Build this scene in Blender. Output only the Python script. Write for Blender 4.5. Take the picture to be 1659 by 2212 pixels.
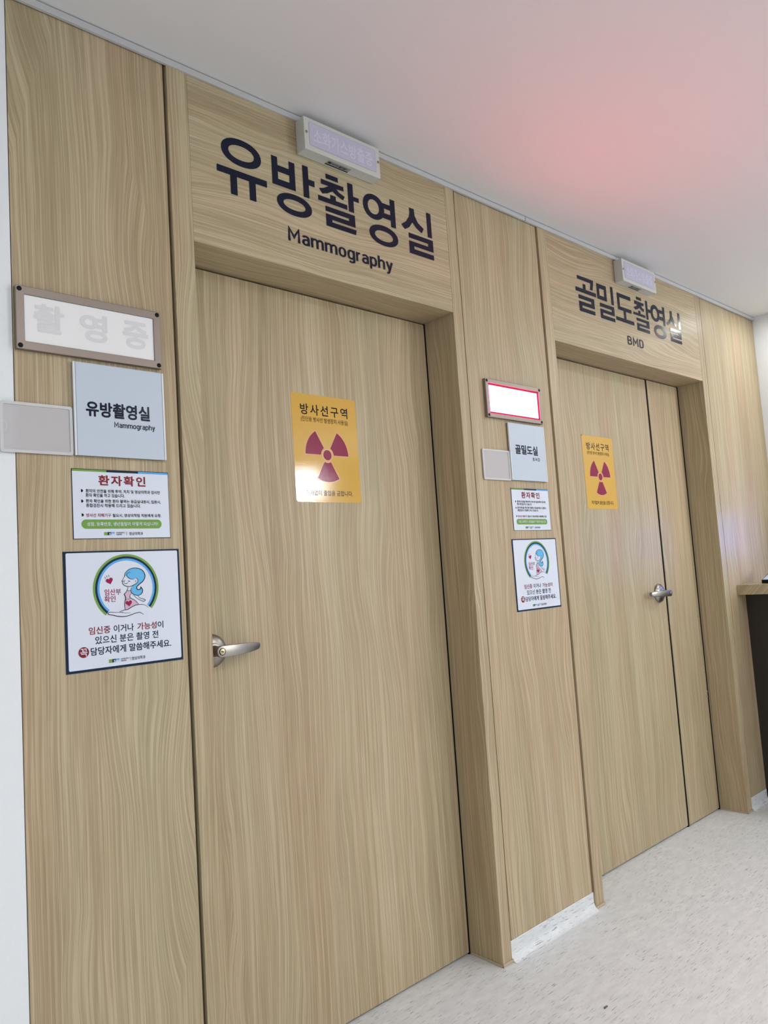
import bpy, bmesh, math, random
from mathutils import Matrix, Vector
from mathutils.geometry import tessellate_polygon

for o in list(bpy.data.objects):
    bpy.data.objects.remove(o, do_unlink=True)
SC = bpy.context.scene
COL = SC.collection
random.seed(7)

# ------------------------------------------------------------------ camera
cam_d = bpy.data.cameras.new('camera')
cam = bpy.data.objects.new('camera', cam_d)
COL.objects.link(cam)
RT = Vector((0.73933075, -0.67006409, -0.06636382))
UP = Vector((-0.00850864, -0.10784794, 0.99413099))
FW = Vector((0.67328868, 0.73442695, 0.08543664))
M = Matrix((RT, UP, -FW)).transposed().to_4x4()
M.translation = Vector((-0.91384, -1.63085, 1.23419))
cam.matrix_world = M
cam_d.sensor_fit = 'VERTICAL'
cam_d.sensor_height = 24.0
cam_d.lens = 24.0 * 1632.12 / 2212.0
cam_d.clip_start = 0.02
SC.camera = cam

# ------------------------------------------------------------------ world, exposure
w = bpy.data.worlds.new('world')
SC.world = w
w.use_nodes = True
w.node_tree.nodes['Background'].inputs[0].default_value = (0.75, 0.85, 1.0, 1)
w.node_tree.nodes['Background'].inputs[1].default_value = 0.3
vs = SC.view_settings
vs.view_transform = 'Standard'
vs.look = 'None'
vs.gamma = 1.0
vs.use_curve_mapping = False
vs.exposure = 0.14
SC.cycles.use_denoising = True
SC.cycles.max_bounces = 8
SC.cycles.diffuse_bounces = 5
SC.cycles.sample_clamp_indirect = 6.0

DOWN = (0.985, 0.99, 1.0)          # colour of the ceiling downlights
DOWN_E = 176.0                      # radiance of their lenses
WIN_E = 85.0                        # radiance of the far lit window
RED_L = (66.0, 2.0, 7.5)          # lit in-use sign

# ------------------------------------------------------------------ materials
def new_mat(name):
    m = bpy.data.materials.new(name)
    m.use_nodes = True
    nt = m.node_tree
    return m, nt, nt.nodes['Principled BSDF']

def plain(name, col, rough=0.5, metal=0.0, spec=0.5, bump=0.0, bscale=200.0, alpha=1.0, coat=0.0, noise=0.0):
    m, nt, b = new_mat(name)
    b.inputs['Base Color'].default_value = (*col, 1)
    b.inputs['Roughness'].default_value = rough
    b.inputs['Metallic'].default_value = metal
    b.inputs['Specular IOR Level'].default_value = spec
    b.inputs['Alpha'].default_value = alpha
    b.inputs['Coat Weight'].default_value = coat
    b.inputs['Coat Roughness'].default_value = 0.08
    tc = nt.nodes.new('ShaderNodeTexCoord')
    n = nt.nodes.new('ShaderNodeTexNoise')
    n.inputs['Scale'].default_value = bscale
    n.inputs['Detail'].default_value = 3
    nt.links.new(tc.outputs['Object'], n.inputs['Vector'])
    if noise:
        mx = nt.nodes.new('ShaderNodeMix'); mx.data_type = 'RGBA'
        mx.inputs[6].default_value = (*[c * (1 - noise) for c in col], 1)
        mx.inputs[7].default_value = (*[min(1, c * (1 + noise)) for c in col], 1)
        nt.links.new(n.outputs[0], mx.inputs[0])
        nt.links.new(mx.outputs[2], b.inputs['Base Color'])
    if bump:
        bp = nt.nodes.new('ShaderNodeBump')
        bp.inputs['Strength'].default_value = bump
        bp.inputs['Distance'].default_value = 0.002
        nt.links.new(n.outputs[0], bp.inputs['Height'])
        nt.links.new(bp.outputs[0], b.inputs['Normal'])
    return m

def emit(name, col, strength=1.0):
    m = bpy.data.materials.new(name)
    m.use_nodes = True
    nt = m.node_tree
    nt.nodes.clear()
    e = nt.nodes.new('ShaderNodeEmission')
    e.inputs[0].default_value = (*col, 1)
    e.inputs[1].default_value = strength
    o = nt.nodes.new('ShaderNodeOutputMaterial')
    nt.links.new(e.outputs[0], o.inputs[0])
    return m

def wood(name, horizontal=False, dark=(0.300, 0.220, 0.124), mid=(0.462, 0.370, 0.236), light=(0.590, 0.497, 0.348)):
    m, nt, b = new_mat(name)
    N, Lk = nt.nodes.new, nt.links.new
    def math_(op, a, c, d=None):
        n = N('ShaderNodeMath'); n.operation = op
        for i, v in enumerate((a, c) if d is None else (a, c, d)):
            if isinstance(v, (int, float)): n.inputs[i].default_value = v
            else: Lk(v, n.inputs[i])
        return n.outputs[0]
    def noise(ax, al, ex=0.0, det=2.0, ro=0.5):
        c = N('ShaderNodeCombineXYZ'); Lk(ax, c.inputs[0]); Lk(al, c.inputs[1])
        c.inputs[2].default_value = ex
        n = N('ShaderNodeTexNoise'); n.inputs['Scale'].default_value = 1.0
        n.inputs['Detail'].default_value = det; n.inputs['Roughness'].default_value = ro
        Lk(c.outputs[0], n.inputs['Vector'])
        return n.outputs[0]
    tc = N('ShaderNodeTexCoord'); oi = N('ShaderNodeObjectInfo')
    sp = N('ShaderNodeSeparateXYZ'); Lk(tc.outputs['Object'], sp.inputs[0])
    rnd = math_('MULTIPLY', oi.outputs['Random'], 37.0)
    if horizontal:
        a0, l0 = math_('ADD', sp.outputs[2], sp.outputs[1]), sp.outputs[0]
    else:
        a0, l0 = math_('ADD', sp.outputs[0], sp.outputs[1]), sp.outputs[2]
    a = math_('ADD', a0, rnd)
    l = math_('ADD', l0, rnd)
    # slow wandering of the grain: flames and wavy rings
    w1 = noise(math_('MULTIPLY', a, 3.6), math_('MULTIPLY', l, 0.85), 1.0, 1.0)
    w2 = noise(math_('MULTIPLY', a, 9.0), math_('MULTIPLY', l, 3.0), 5.0, 1.0)
    w3 = math_('MAXIMUM', math_('SUBTRACT', noise(math_('MULTIPLY', a, 6.0), math_('MULTIPLY', l, 1.7), 12.0, 0.0), 0.55), 0.0)
    aw = math_('ADD', a, math_('ADD', math_('MULTIPLY', w1, 0.06), math_('MULTIPLY', w2, 0.010)))
    aw = math_('ADD', aw, math_('MULTIPLY', w3, 0.12))
    rings = noise(math_('MULTIPLY', aw, 170.0), math_('MULTIPLY', l, 0.8), 2.0, 2.0, 0.55)
    fibre = noise(math_('MULTIPLY', aw, 430.0), math_('MULTIPLY', l, 5.0), 3.0, 2.0, 0.6)
    tone = noise(math_('MULTIPLY', aw, 11.0), math_('MULTIPLY', l, 0.35), 4.0, 2.0)
    v = math_('ADD', math_('MULTIPLY', rings, 0.32), math_('ADD', math_('MULTIPLY', fibre, 0.50), math_('MULTIPLY', tone, 0.30)))
    cr = N('ShaderNodeValToRGB'); Lk(v, cr.inputs[0])
    e = cr.color_ramp.elements
    e[0].position, e[0].color = 0.36, (*dark, 1)
    e[1].position, e[1].color = 0.78, (*light, 1)
    k = e.new(0.56); k.color = (*mid, 1)
    # thin dark ring lines
    ln = math_('SUBTRACT', 1.0, math_('MULTIPLY', math_('ABSOLUTE', math_('SUBTRACT', rings, 0.47), 0.0), 15.0))
    ln = math_('MAXIMUM', ln, 0.0)
    ln = math_('MULTIPLY', ln, math_('MULTIPLY', fibre, 0.70))
    mx = N('ShaderNodeMix'); mx.data_type = 'RGBA'
    Lk(ln, mx.inputs[0]); Lk(cr.outputs[0], mx.inputs[6]); mx.inputs[7].default_value = (*[c * 0.62 for c in dark], 1)
    # greenish / reddish drift of the tone
    hue = noise(math_('MULTIPLY', aw, 7.0), math_('MULTIPLY', l, 0.5), 9.0, 1.0)
    m2 = N('ShaderNodeMix'); m2.data_type = 'RGBA'; m2.blend_type = 'MULTIPLY'
    m2.inputs[0].default_value = 1.0
    hr = N('ShaderNodeValToRGB'); Lk(hue, hr.inputs[0])
    hr.color_ramp.elements[0].position, hr.color_ramp.elements[0].color = 0.35, (0.96, 1.0, 0.97, 1)
    hr.color_ramp.elements[1].position, hr.color_ramp.elements[1].color = 0.65, (1.0, 0.955, 0.94, 1)
    Lk(mx.outputs[2], m2.inputs[6]); Lk(hr.outputs[0], m2.inputs[7])
    Lk(m2.outputs[2], b.inputs['Base Color'])
    b.inputs['Roughness'].default_value = 0.42
    b.inputs['Specular IOR Level'].default_value = 0.27
    bp = N('ShaderNodeBump'); bp.inputs['Strength'].default_value = 0.12; bp.inputs['Distance'].default_value = 0.001
    Lk(fibre, bp.inputs['Height']); Lk(bp.outputs[0], b.inputs['Normal'])
    return m

def vinyl(name):
    m, nt, b = new_mat(name)
    N, Lk = nt.nodes.new, nt.links.new
    tc = N('ShaderNodeTexCoord')
    def nz(sx, sy, sz, det, ro):
        mp = N('ShaderNodeMapping'); mp.inputs['Scale'].default_value = (sx, sy, sz)
        Lk(tc.outputs['Object'], mp.inputs[0])
        n = N('ShaderNodeTexNoise'); n.inputs['Scale'].default_value = 1; n.inputs['Detail'].default_value = det
        n.inputs['Roughness'].default_value = ro
        Lk(mp.outputs[0], n.inputs['Vector'])
        return n.outputs[0]
    def ramp(src, p0, c0, p1, c1):
        r = N('ShaderNodeValToRGB'); Lk(src, r.inputs[0])
        r.color_ramp.elements[0].position, r.color_ramp.elements[0].color = p0, (*c0, 1)
        r.color_ramp.elements[1].position, r.color_ramp.elements[1].color = p1, (*c1, 1)
        return r.outputs[0]
    def mixc(f, a, c):
        x = N('ShaderNodeMix'); x.data_type = 'RGBA'
        Lk(f, x.inputs[0])
        for i, v in ((6, a), (7, c)):
            if isinstance(v, tuple): x.inputs[i].default_value = (*v, 1)
            else: Lk(v, x.inputs[i])
        return x.outputs[2]
    base = ramp(nz(14, 40, 40, 3, 0.6), 0.3, (0.64, 0.66, 0.665), 0.7, (0.745, 0.762, 0.768))
    dash = ramp(nz(24, 300, 300, 2, 0.5), 0.615, (0, 0, 0), 0.67, (1, 1, 1))
    patch = ramp(nz(6, 9, 9, 2, 0.5), 0.30, (0, 0, 0), 0.60, (1, 1, 1))
    mm = N('ShaderNodeMath'); mm.operation = 'MULTIPLY'; Lk(dash, mm.inputs[0]); Lk(patch, mm.inputs[1])
    m3 = N('ShaderNodeMath'); m3.operation = 'MULTIPLY'; Lk(mm.outputs[0], m3.inputs[0]); m3.inputs[1].default_value = 0.85
    c1 = mixc(m3.outputs[0], base, (0.20, 0.20, 0.205))
    faint = ramp(nz(22, 120, 120, 3, 0.6), 0.56, (0, 0, 0), 0.75, (0.5, 0.5, 0.5))
    c2 = mixc(faint, c1, (0.56, 0.555, 0.545))
    Lk(c2, b.inputs['Base Color'])
    b.inputs['Roughness'].default_value = 0.5
    b.inputs['Specular IOR Level'].default_value = 0.35
    return m

WV = wood('light_oak_upright_grain')
WH = wood('light_oak_level_grain', True)
VIN = vinyl('flecked_vinyl')
PLAST = plain('white_plaster', (0.77, 0.80, 0.815), 0.7, bump=0.08, bscale=160, noise=0.02)
CEILM = plain('ceiling_paint', (0.72, 0.715, 0.71), 0.85, bump=0.06, bscale=220, noise=0.015)
TRIMW = plain('white_moulding', (0.50, 0.50, 0.50), 0.5)
SEAL = plain('black_rubber', (0.006, 0.005, 0.006), 0.8, spec=0.08)
GROOVE = plain('groove_shadow_board', (0.05, 0.036, 0.02), 0.8, noise=0.2)
CAULK = plain('sealant', (0.46, 0.38, 0.27), 0.5, bump=0.2)
NAVY = plain('navy_vinyl', (0.006, 0.010, 0.027), 0.20, spec=0.22)
BLACKP = plain('black_print', (0.007, 0.007, 0.010), 0.4, spec=0.15)
STEEL = plain('bronzed_steel', (0.27, 0.225, 0.195), 0.42, metal=0.75, bump=0.05, bscale=500, noise=0.08)
SATIN = plain('satin_nickel', (0.31, 0.285, 0.26), 0.32, metal=1.0, noise=0.04)
BRASS = plain('brass_key_plug', (0.55, 0.46, 0.28), 0.35, metal=0.9)
DIFF = plain('milky_acrylic', (0.80, 0.795, 0.79), 0.35)
PALEGREY = plain('pale_grey_print', (0.66, 0.66, 0.66), 0.4)
PLATE = plain('cool_white_plate', (0.50, 0.565, 0.645), 0.35)
RAIL = plain('plate_rail', (0.70, 0.73, 0.75), 0.3)
POST = plain('poster_white', (0.66, 0.70, 0.79), 0.3, noise=0.01)
POSTN = plain('poster_navy', (0.006, 0.020, 0.052), 0.4, spec=0.15)
GREEN = plain('poster_green', (0.17, 0.33, 0.07), 0.4, spec=0.15)
BLUE = plain('poster_blue', (0.11, 0.38, 0.74), 0.4, spec=0.15)
HAIRB = plain('poster_hair_blue', (0.13, 0.45, 0.76), 0.4, spec=0.15)
DRED = plain('poster_dark_red', (0.22, 0.02, 0.03), 0.4, spec=0.15)
CRIM = plain('poster_crimson', (0.30, 0.012, 0.085), 0.4, spec=0.15)
PINK = plain('poster_pink', (0.58, 0.43, 0.53), 0.4, spec=0.15)
YELL = plain('glossy_yellow_film', (0.62, 0.36, 0.045), 0.07, spec=0.6, bump=0.04, bscale=320, noise=0.03)
MAGE = plain('magenta_print', (0.25, 0.014, 0.055), 0.10, spec=0.22, bump=0.05, bscale=320)
PEACH = plain('peach_print', (0.72, 0.42, 0.22), 0.15)
BLKGL = plain('black_print_on_film', (0.008, 0.006, 0.008), 0.12, spec=0.2, bump=0.05, bscale=320)
BOXM = plain('ivory_enamel', (0.56, 0.56, 0.52), 0.5, bump=0.15, bscale=700, noise=0.06)
LAV = plain('lavender_lens', (0.50, 0.48, 0.60), 0.35, noise=0.05)
LAVT = plain('lavender_lens_lettering', (0.60, 0.585, 0.70), 0.35)
GREYST = plain('grey_sticker', (0.30, 0.30, 0.30), 0.5)
ACRY = plain('frosted_acrylic', (0.60, 0.58, 0.585), 0.18, alpha=0.82)
ACRYR = plain('acrylic_rim', (0.68, 0.675, 0.68), 0.12, alpha=0.86)
DARKL = plain('dark_laminate', (0.020, 0.015, 0.010), 0.5)
BLKPL = plain('black_plastic', (0.006, 0.006, 0.007), 0.5, spec=0.15)
SILV = plain('pale_blue_glass', (0.50, 0.60, 0.75), 0.08, spec=0.8)
LENS = emit('downlight_lens', DOWN, DOWN_E)
LENS2 = emit('downlight_lens_beside_counter', DOWN, DOWN_E * 1.0)
WINL = emit('daylit_clear_pane', (0.90, 0.96, 1.0), WIN_E)
WINF = emit('daylit_frosted_pane', (0.92, 0.97, 1.0), WIN_E * 0.13)
REDE = emit('red_lit_acrylic', RED_L, 1.0)
REDR = emit('red_lit_edge', (0.55, 0.03, 0.06), 1.0)
SCRN = emit('blue_screen', (0.16, 0.28, 1.0), 7.0)
SCRAPM = plain('scrap_grey', (0.12, 0.12, 0.12), 0.7)
CHIPW = plain('chipped_core', (0.60, 0.58, 0.56), 0.8)

# ------------------------------------------------------------------ builders
def origin(o):
    return Vector(o.location) if o.parent is None else origin(o.parent) + Vector(o.location)

def link(name, me, mat, parent=None, at=None, smooth=False, bevel=0.0, seg=2):
    """verts of me are world coordinates; they are moved to the thing's own origin"""
    o = bpy.data.objects.new(name, me)
    COL.objects.link(o)
    if mat: me.materials.append(mat)
    if parent is not None:
        base = origin(parent)
        o.parent = parent
    else:
        base = Vector(at) if at is not None else Vector((0, 0, 0))
        o.location = base
    me.transform(Matrix.Translation(-base))
    if smooth:
        for p in me.polygons: p.use_smooth = True
    if bevel:
        bv = o.modifiers.new('bevel', 'BEVEL'); bv.width = bevel; bv.segments = seg
        bv.limit_method = 'ANGLE'; bv.angle_limit = math.radians(50)
    return o

def empty(name, loc, label=None, cat=None, group=None, kind=None):
    o = bpy.data.objects.new(name, None)
    o.empty_display_size = 0.05
    COL.objects.link(o)
    o.location = loc
    tag(o, label, cat, group, kind)
    return o

def tag(o, label=None, cat=None, group=None, kind=None):
    if label: o['label'] = label
    if cat: o['category'] = cat
    if group: o['group'] = group
    if kind: o['kind'] = kind
    return o

def add_box(bm, x0, x1, y0, y1, z0, z1):
    v = [bm.verts.new(c) for c in ((x0,y0,z0),(x1,y0,z0),(x1,y1,z0),(x0,y1,z0),(x0,y0,z1),(x1,y0,z1),(x1,y1,z1),(x0,y1,z1))]
    for f in ((0,3,2,1),(4,5,6,7),(0,1,5,4),(1,2,6,5),(2,3,7,6),(3,0,4,7)):
        bm.faces.new([v[i] for i in f])

def done(bm, name):
    me = bpy.data.meshes.new(name)
    bm.to_mesh(me); bm.free()
    return me

def box(name, x0, x1, y0, y1, z0, z1, mat, parent=None, bevel=0.0, at=None, **k):
    bm = bmesh.new(); add_box(bm, x0, x1, y0, y1, z0, z1)
    return link(name, done(bm, name), mat, parent, at, bevel=bevel, **k)

def frame_box(name, x0, x1, z0, z1, wx, wz, y0, y1, mat, parent, bevel=0.0):
    """rectangular ring in the xz plane between y0 and y1"""
    bm = bmesh.new()
    xs = [(x0, z0), (x1, z0), (x1, z1), (x0, z1)]
    ins = [(x0+wx, z0+wz), (x1-wx, z0+wz), (x1-wx, z1-wz), (x0+wx, z1-wz)]
    V = [[bm.verts.new((x, y, z)) for x, z in r] for r, y in ((xs, y0), (ins, y0), (xs, y1), (ins, y1))]
    for i in range(4):
        j = (i+1) % 4
        bm.faces.new((V[0][i], V[0][j], V[1][j], V[1][i]))
        bm.faces.new((V[2][j], V[2][i], V[3][i], V[3][j]))
        bm.faces.new((V[0][j], V[0][i], V[2][i], V[2][j]))
        bm.faces.new((V[1][i], V[1][j], V[3][j], V[3][i]))
    return link(name, done(bm, name), mat, parent, bevel=bevel)

def add_poly(bm, polys, y, th=0.0):
    """filled outline(s) (outer, holes...) in xz, facing -y"""
    flat = [p for q in polys for p in q]
    vs_ = [bm.verts.new((p[0], y, p[1])) for p in flat]
    for t in tessellate_polygon([[Vector((p[0], p[1], 0)) for p in q] for q in polys]):
        a, b_, c = [flat[i] for i in t]
        ar = (b_[0]-a[0])*(c[1]-a[1]) - (c[0]-a[0])*(b_[1]-a[1])
        if abs(ar) < 1e-14: continue
        idx = t if ar > 0 else (t[0], t[2], t[1])
        try: bm.faces.new([vs_[i] for i in idx])
        except ValueError: pass
    if th:
        k = 0
        for q in polys:
            n = len(q)
            bk = [bm.verts.new((p[0], y+th, p[1])) for p in q]
            for i in range(n):
                j = (i+1) % n
                try: bm.faces.new((vs_[k+i], bk[i], bk[j], vs_[k+j]))
                except ValueError: pass
            k += n

def ellipse(cx, cz, rx, rz, n=56, pw=1.0):
    out = []
    for i in range(n):
        t = 2*math.pi*i/n
        c, s = math.cos(t), math.sin(t)
        out.append((cx+rx*math.copysign(abs(c)**pw, c), cz+rz*math.copysign(abs(s)**pw, s)))
    return out

def rrect(x0, x1, z0, z1, r, n=6):
    out = []
    for cx, cz, a0 in ((x1-r, z0+r, -90), (x1-r, z1-r, 0), (x0+r, z1-r, 90), (x0+r, z0+r, 180)):
        for i in range(n+1):
            t = math.radians(a0 + 90*i/n)
            out.append((cx+r*math.cos(t), cz+r*math.sin(t)))
    return out

def shape(name, polys, y, mat, parent, th=0.0, at=None):
    bm = bmesh.new(); add_poly(bm, polys, y, th)
    return link(name, done(bm, name), mat, parent, at)

def shapes(name, lst, y, mat, parent, th=0.0):
    bm = bmesh.new()
    for polys in lst: add_poly(bm, polys, y, th)
    return link(name, done(bm, name), mat, parent)

def catmull(pts, k=5):
    out = []
    P = [pts[0]] + list(pts) + [pts[-1]]
    for i in range(1, len(P)-2):
        p0, p1, p2, p3 = P[i-1], P[i], P[i+1], P[i+2]
        for j in range(k):
            t = j/k
            out.append(tuple(0.5*((2*p1[d]) + (-p0[d]+p2[d])*t + (2*p0[d]-5*p1[d]+4*p2[d]-p3[d])*t*t + (-p0[d]+3*p1[d]-3*p2[d]+p3[d])*t**3) for d in (0, 1)))
    out.append(tuple(pts[-1]))
    return out

def smooth_closed(pts, k=4):
    n = len(pts); out = []
    for i in range(n):
        p0, p1, p2, p3 = pts[i-1], pts[i], pts[(i+1) % n], pts[(i+2) % n]
        for j in range(k):
            t = j/k
            out.append(tuple(0.5*((2*p1[d]) + (-p0[d]+p2[d])*t + (2*p0[d]-5*p1[d]+4*p2[d]-p3[d])*t*t + (-p0[d]+3*p1[d]-3*p2[d]+p3[d])*t**3) for d in (0, 1)))
    return out

def ribbon(bm, pts, wdt, y):
    pts = catmull(pts)
    n = len(pts); L, R = [], []
    for i, p in enumerate(pts):
        a, c = pts[max(0, i-1)], pts[min(n-1, i+1)]
        dx, dz = c[0]-a[0], c[1]-a[1]
        d = math.hypot(dx, dz) or 1
        h = wdt*0.5*(0.45 + 0.55*math.sin(math.pi*min(1, max(0, i/(n-1)))))
        L.append(bm.verts.new((p[0]-dz/d*h, y, p[1]+dx/d*h)))
        R.append(bm.verts.new((p[0]+dz/d*h, y, p[1]-dx/d*h)))
    for i in range(n-1):
        bm.faces.new((R[i], R[i+1], L[i+1], L[i]))

_txt_cache = {}
def text_mesh(body, weight, spacing):
    key = (body, weight, spacing)
    if key not in _txt_cache:
        c = bpy.data.curves.new('writing', 'FONT')
        c.body = body; c.offset = weight; c.resolution_u = 3; c.space_character = spacing
        o = bpy.data.objects.new('writing', c)
        COL.objects.link(o)
        dg = bpy.context.evaluated_depsgraph_get()
        me = bpy.data.meshes.new_from_object(o.evaluated_get(dg))
        vs_ = [tuple(v.co) for v in me.vertices]; fs = [tuple(p.vertices) for p in me.polygons]
        bpy.data.objects.remove(o); bpy.data.curves.remove(c); bpy.data.meshes.remove(me)
        _txt_cache[key] = (vs_, fs)
    return _txt_cache[key]

def text(name, body, x0, x1, z0, z1, y, mat, parent, weight=0.0, spacing=1.0):
    """writing fitted to a box on an upright surface, facing -y"""
    vs_, fs = text_mesh(body, 0.0, spacing)
    ax, bx = min(v[0] for v in vs_), max(v[0] for v in vs_)
    az, bz = min(v[1] for v in vs_), max(v[1] for v in vs_)
    me = bpy.data.meshes.new(name)
    n = len(vs_); V, F = [], []
    sh = [(0, 0)]
    if weight: sh += [(weight*math.cos(math.pi*k/4), weight*math.sin(math.pi*k/4)) for k in range(8)]
    sx, sz = (x1-x0)/(bx-ax+2*weight), (z1-z0)/(bz-az+2*weight)
    for k, (du, dv_) in enumerate(sh):                    # thickened strokes: slightly shifted layers of film
        V += [(x0+(v[0]-ax+weight+du)*sx, y-1.6e-5*k, z0+(v[1]-az+weight+dv_)*sz) for v in vs_]
        F += [tuple(i+k*n for i in f) for f in fs]
    me.from_pydata(V, [], F)
    return link(name, me, mat, parent)

def _oval(cx, cz, rx, rz, n=28):
    return ellipse(cx, cz, rx, rz, n, .84)
_ARCH = [(.0, .48), (.045, .59), (.12, .655), (.20, .672), (.28, .645), (.325, .57), (.335, .48), (.335, 0)]
# centre lines of a narrow engineer's lettering: (paths, advance); a path may be (points, closed, smooth)
LETTER = {
 'M': ([([(0, 0), (0, .97), (.29, .36), (.58, .97), (.58, 0)], 0, 0)], .58),
 'a': ([([(.03, .58), (.09, .645), (.19, .675), (.29, .655), (.36, .585), (.375, .48), (.375, 0)], 0, 1), ([(.375, .415), (.19, .41), (.085, .355), (.05, .225), (.085, .09), (.18, .048), (.29, .08), (.375, .18)], 0, 1)], .375),
 'm': ([([(0, 0), (0, .73)], 0, 0), (_ARCH, 0, 1), ([(x+.335, z) for x, z in _ARCH], 0, 1)], .67),
 'o': ([(_oval(.19, .363, .19, .315), 1, 0)], .38),
 'g': ([(_oval(.185, .363, .185, .315), 1, 0), ([(.37, .73), (.37, -.06), (.345, -.16), (.26, -.225), (.15, -.225), (.05, -.18)], 0, 1)], .37),
 'r': ([([(0, 0), (0, .73)], 0, 0), ([(0, .45), (.045, .58), (.12, .655), (.23, .675)], 0, 1)], .16),
 'p': ([([(0, .73), (0, -.26)], 0, 0), (_oval(.19, .363, .19, .315), 1, 0)], .38),
 'h': ([([(0, 0), (0, 1.0)], 0, 0), ([(x*1.1, z) for x, z in _ARCH], 0, 1)], .37),
 'y': ([([(0, .73), (.19, .06)], 0, 0), ([(.38, .73), (.19, .06), (.145, -.11), (.09, -.20), (-.02, -.215)], 0, 0)], .38),
 'B': ([([(0, 0), (0, 1.0)], 0, 0), ([(0, .95), (.24, .95), (.37, .90), (.42, .745), (.37, .58), (.24, .525), (0, .525)], 0, 1), ([(.2, .525), (.38, .48), (.45, .29), (.39, .11), (.24, .05), (0, .05)], 0, 1)], .45),
 'D': ([([(0, 0), (0, 1.0)], 0, 0), ([(0, .95), (.22, .95), (.38, .88), (.445, .70), (.445, .30), (.38, .12), (.22, .05), (0, .05)], 0, 1)], .445),
}
def line_text(name, body, x0, x1, z0, z1, y, mat, parent, stroke=.145, gap=.215):
    """upright lettering of even stroke, fitted to a box"""
    pen, V, F, k = 0.0, [], [], 0
    for ch in body:
        paths, adv = LETTER[ch]
        for pts, closed, sm in paths:
            pts = catmull(pts, 4) if sm else list(pts)
            n = len(pts); L_ = []
            for i, p in enumerate(pts):
                a = pts[i-1] if (i or closed) else None
                c = pts[(i+1) % n] if (i < n-1 or closed) else None
                d = []
                for u, v in ((a, p), (p, c)):
                    if u is None or v is None: continue
                    l = math.hypot(v[0]-u[0], v[1]-u[1]) or 1
                    d.append(((v[0]-u[0])/l, (v[1]-u[1])/l))
                nx, nz = -sum(q[1] for q in d), sum(q[0] for q in d)
                l = math.hypot(nx, nz) or 1
                nx, nz = nx/l, nz/l
                f = min(2.2, 1/max(.1, abs(-d[0][1]*nx+d[0][0]*nz)))
                L_.append(((p[0]+nx*stroke/2*f, p[1]+nz*stroke/2*f), (p[0]-nx*stroke/2*f, p[1]-nz*stroke/2*f)))
            b0 = len(V)
            for a, c in L_: V += [(a[0]+pen, a[1], k), (c[0]+pen, c[1], k)]
            for i in range(n if closed else n-1):
                j = (i+1) % n
                F.append((b0+2*i+1, b0+2*j+1, b0+2*j, b0+2*i))
            k += 1
        pen += adv + gap
    ax, bx = min(v[0] for v in V), max(v[0] for v in V)
    az, bz = min(v[1] for v in V), max(v[1] for v in V)
    me = bpy.data.meshes.new(name)
    me.from_pydata([(x0+(v[0]-ax)/(bx-ax)*(x1-x0), y-1.2e-5*v[2], z0+(v[1]-az)/(bz-az)*(z1-z0)) for v in V], [], F)
    bm = bmesh.new(); bm.from_mesh(me)
    for f in bm.faces:
        f.normal_update()
        if f.normal.y > 0: f.normal_flip()
    bm.to_mesh(me); bm.free()
    return link(name, me, mat, parent)

def lathe(name, prof, cx, cz, y_of, mat, parent, n=40, smooth=True):
    """profile (radius, distance out of the surface) turned about an axis along -y"""
    bm = bmesh.new(); rings_ = []
    for r, d in prof:
        rings_.append([bm.verts.new((cx+r*math.cos(2*math.pi*i/n), y_of-d, cz+r*math.sin(2*math.pi*i/n))) for i in range(n)])
    for a, c in zip(rings_, rings_[1:]):
        for i in range(n):
            j = (i+1) % n
            bm.faces.new((a[i], a[j], c[j], c[i]))
    bm.faces.new(rings_[-1])
    bmesh.ops.recalc_face_normals(bm, faces=bm.faces)
    o = link(name, done(bm, name), mat, parent, smooth=smooth)
    if smooth:
        es = o.modifiers.new('edges', 'EDGE_SPLIT'); es.split_angle = math.radians(38)
    return o

# ------------------------------------------------------------------ room
ZC = 2.56
Y_P = 0.006                                     # face of the wall panels
D = 0.1351                                      # depth of the doorways
X_C, X_R = -0.4271, 3.5212
Y_B, X_L, X_E = -4.5, -3.4, 6.2

floor = box('floor', X_L-.1, X_E+.1, Y_B-.1, 0.32, -0.1, 0.0, VIN)
tag(floor, 'pale grey vinyl floor with dark flecks running along the wall', kind='structure')
ceil = box('ceiling', X_L-.1, X_E+.1, Y_B-.1, 0.32, ZC, ZC+0.1, CEILM)
tag(ceil, 'flat white painted ceiling tinted pink by the lit sign', kind='structure')
wl = box('wall_left', X_L, X_C-0.0015, 0.0075, 0.30, 0.0, ZC-0.001, PLAST)
tag(wl, 'white plaster wall left of the wood panelling', kind='structure')
we = box('wall_end', X_L-.1, X_L, Y_B, 0.3, 0.0, ZC, PLAST); tag(we, 'white plaster wall at the left end', kind='structure')
wr = box('wall_right', X_R, X_R+0.12, -1.7, 0.30, 0.0, ZC, PLAST); tag(wr, 'white plaster wall at right behind the counter', kind='structure')
wfr = box('wall_far', X_E, X_E+.1, Y_B, 0.3, 0.0, ZC, PLAST); tag(wfr, 'white plaster wall at the far right end', kind='structure')

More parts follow.
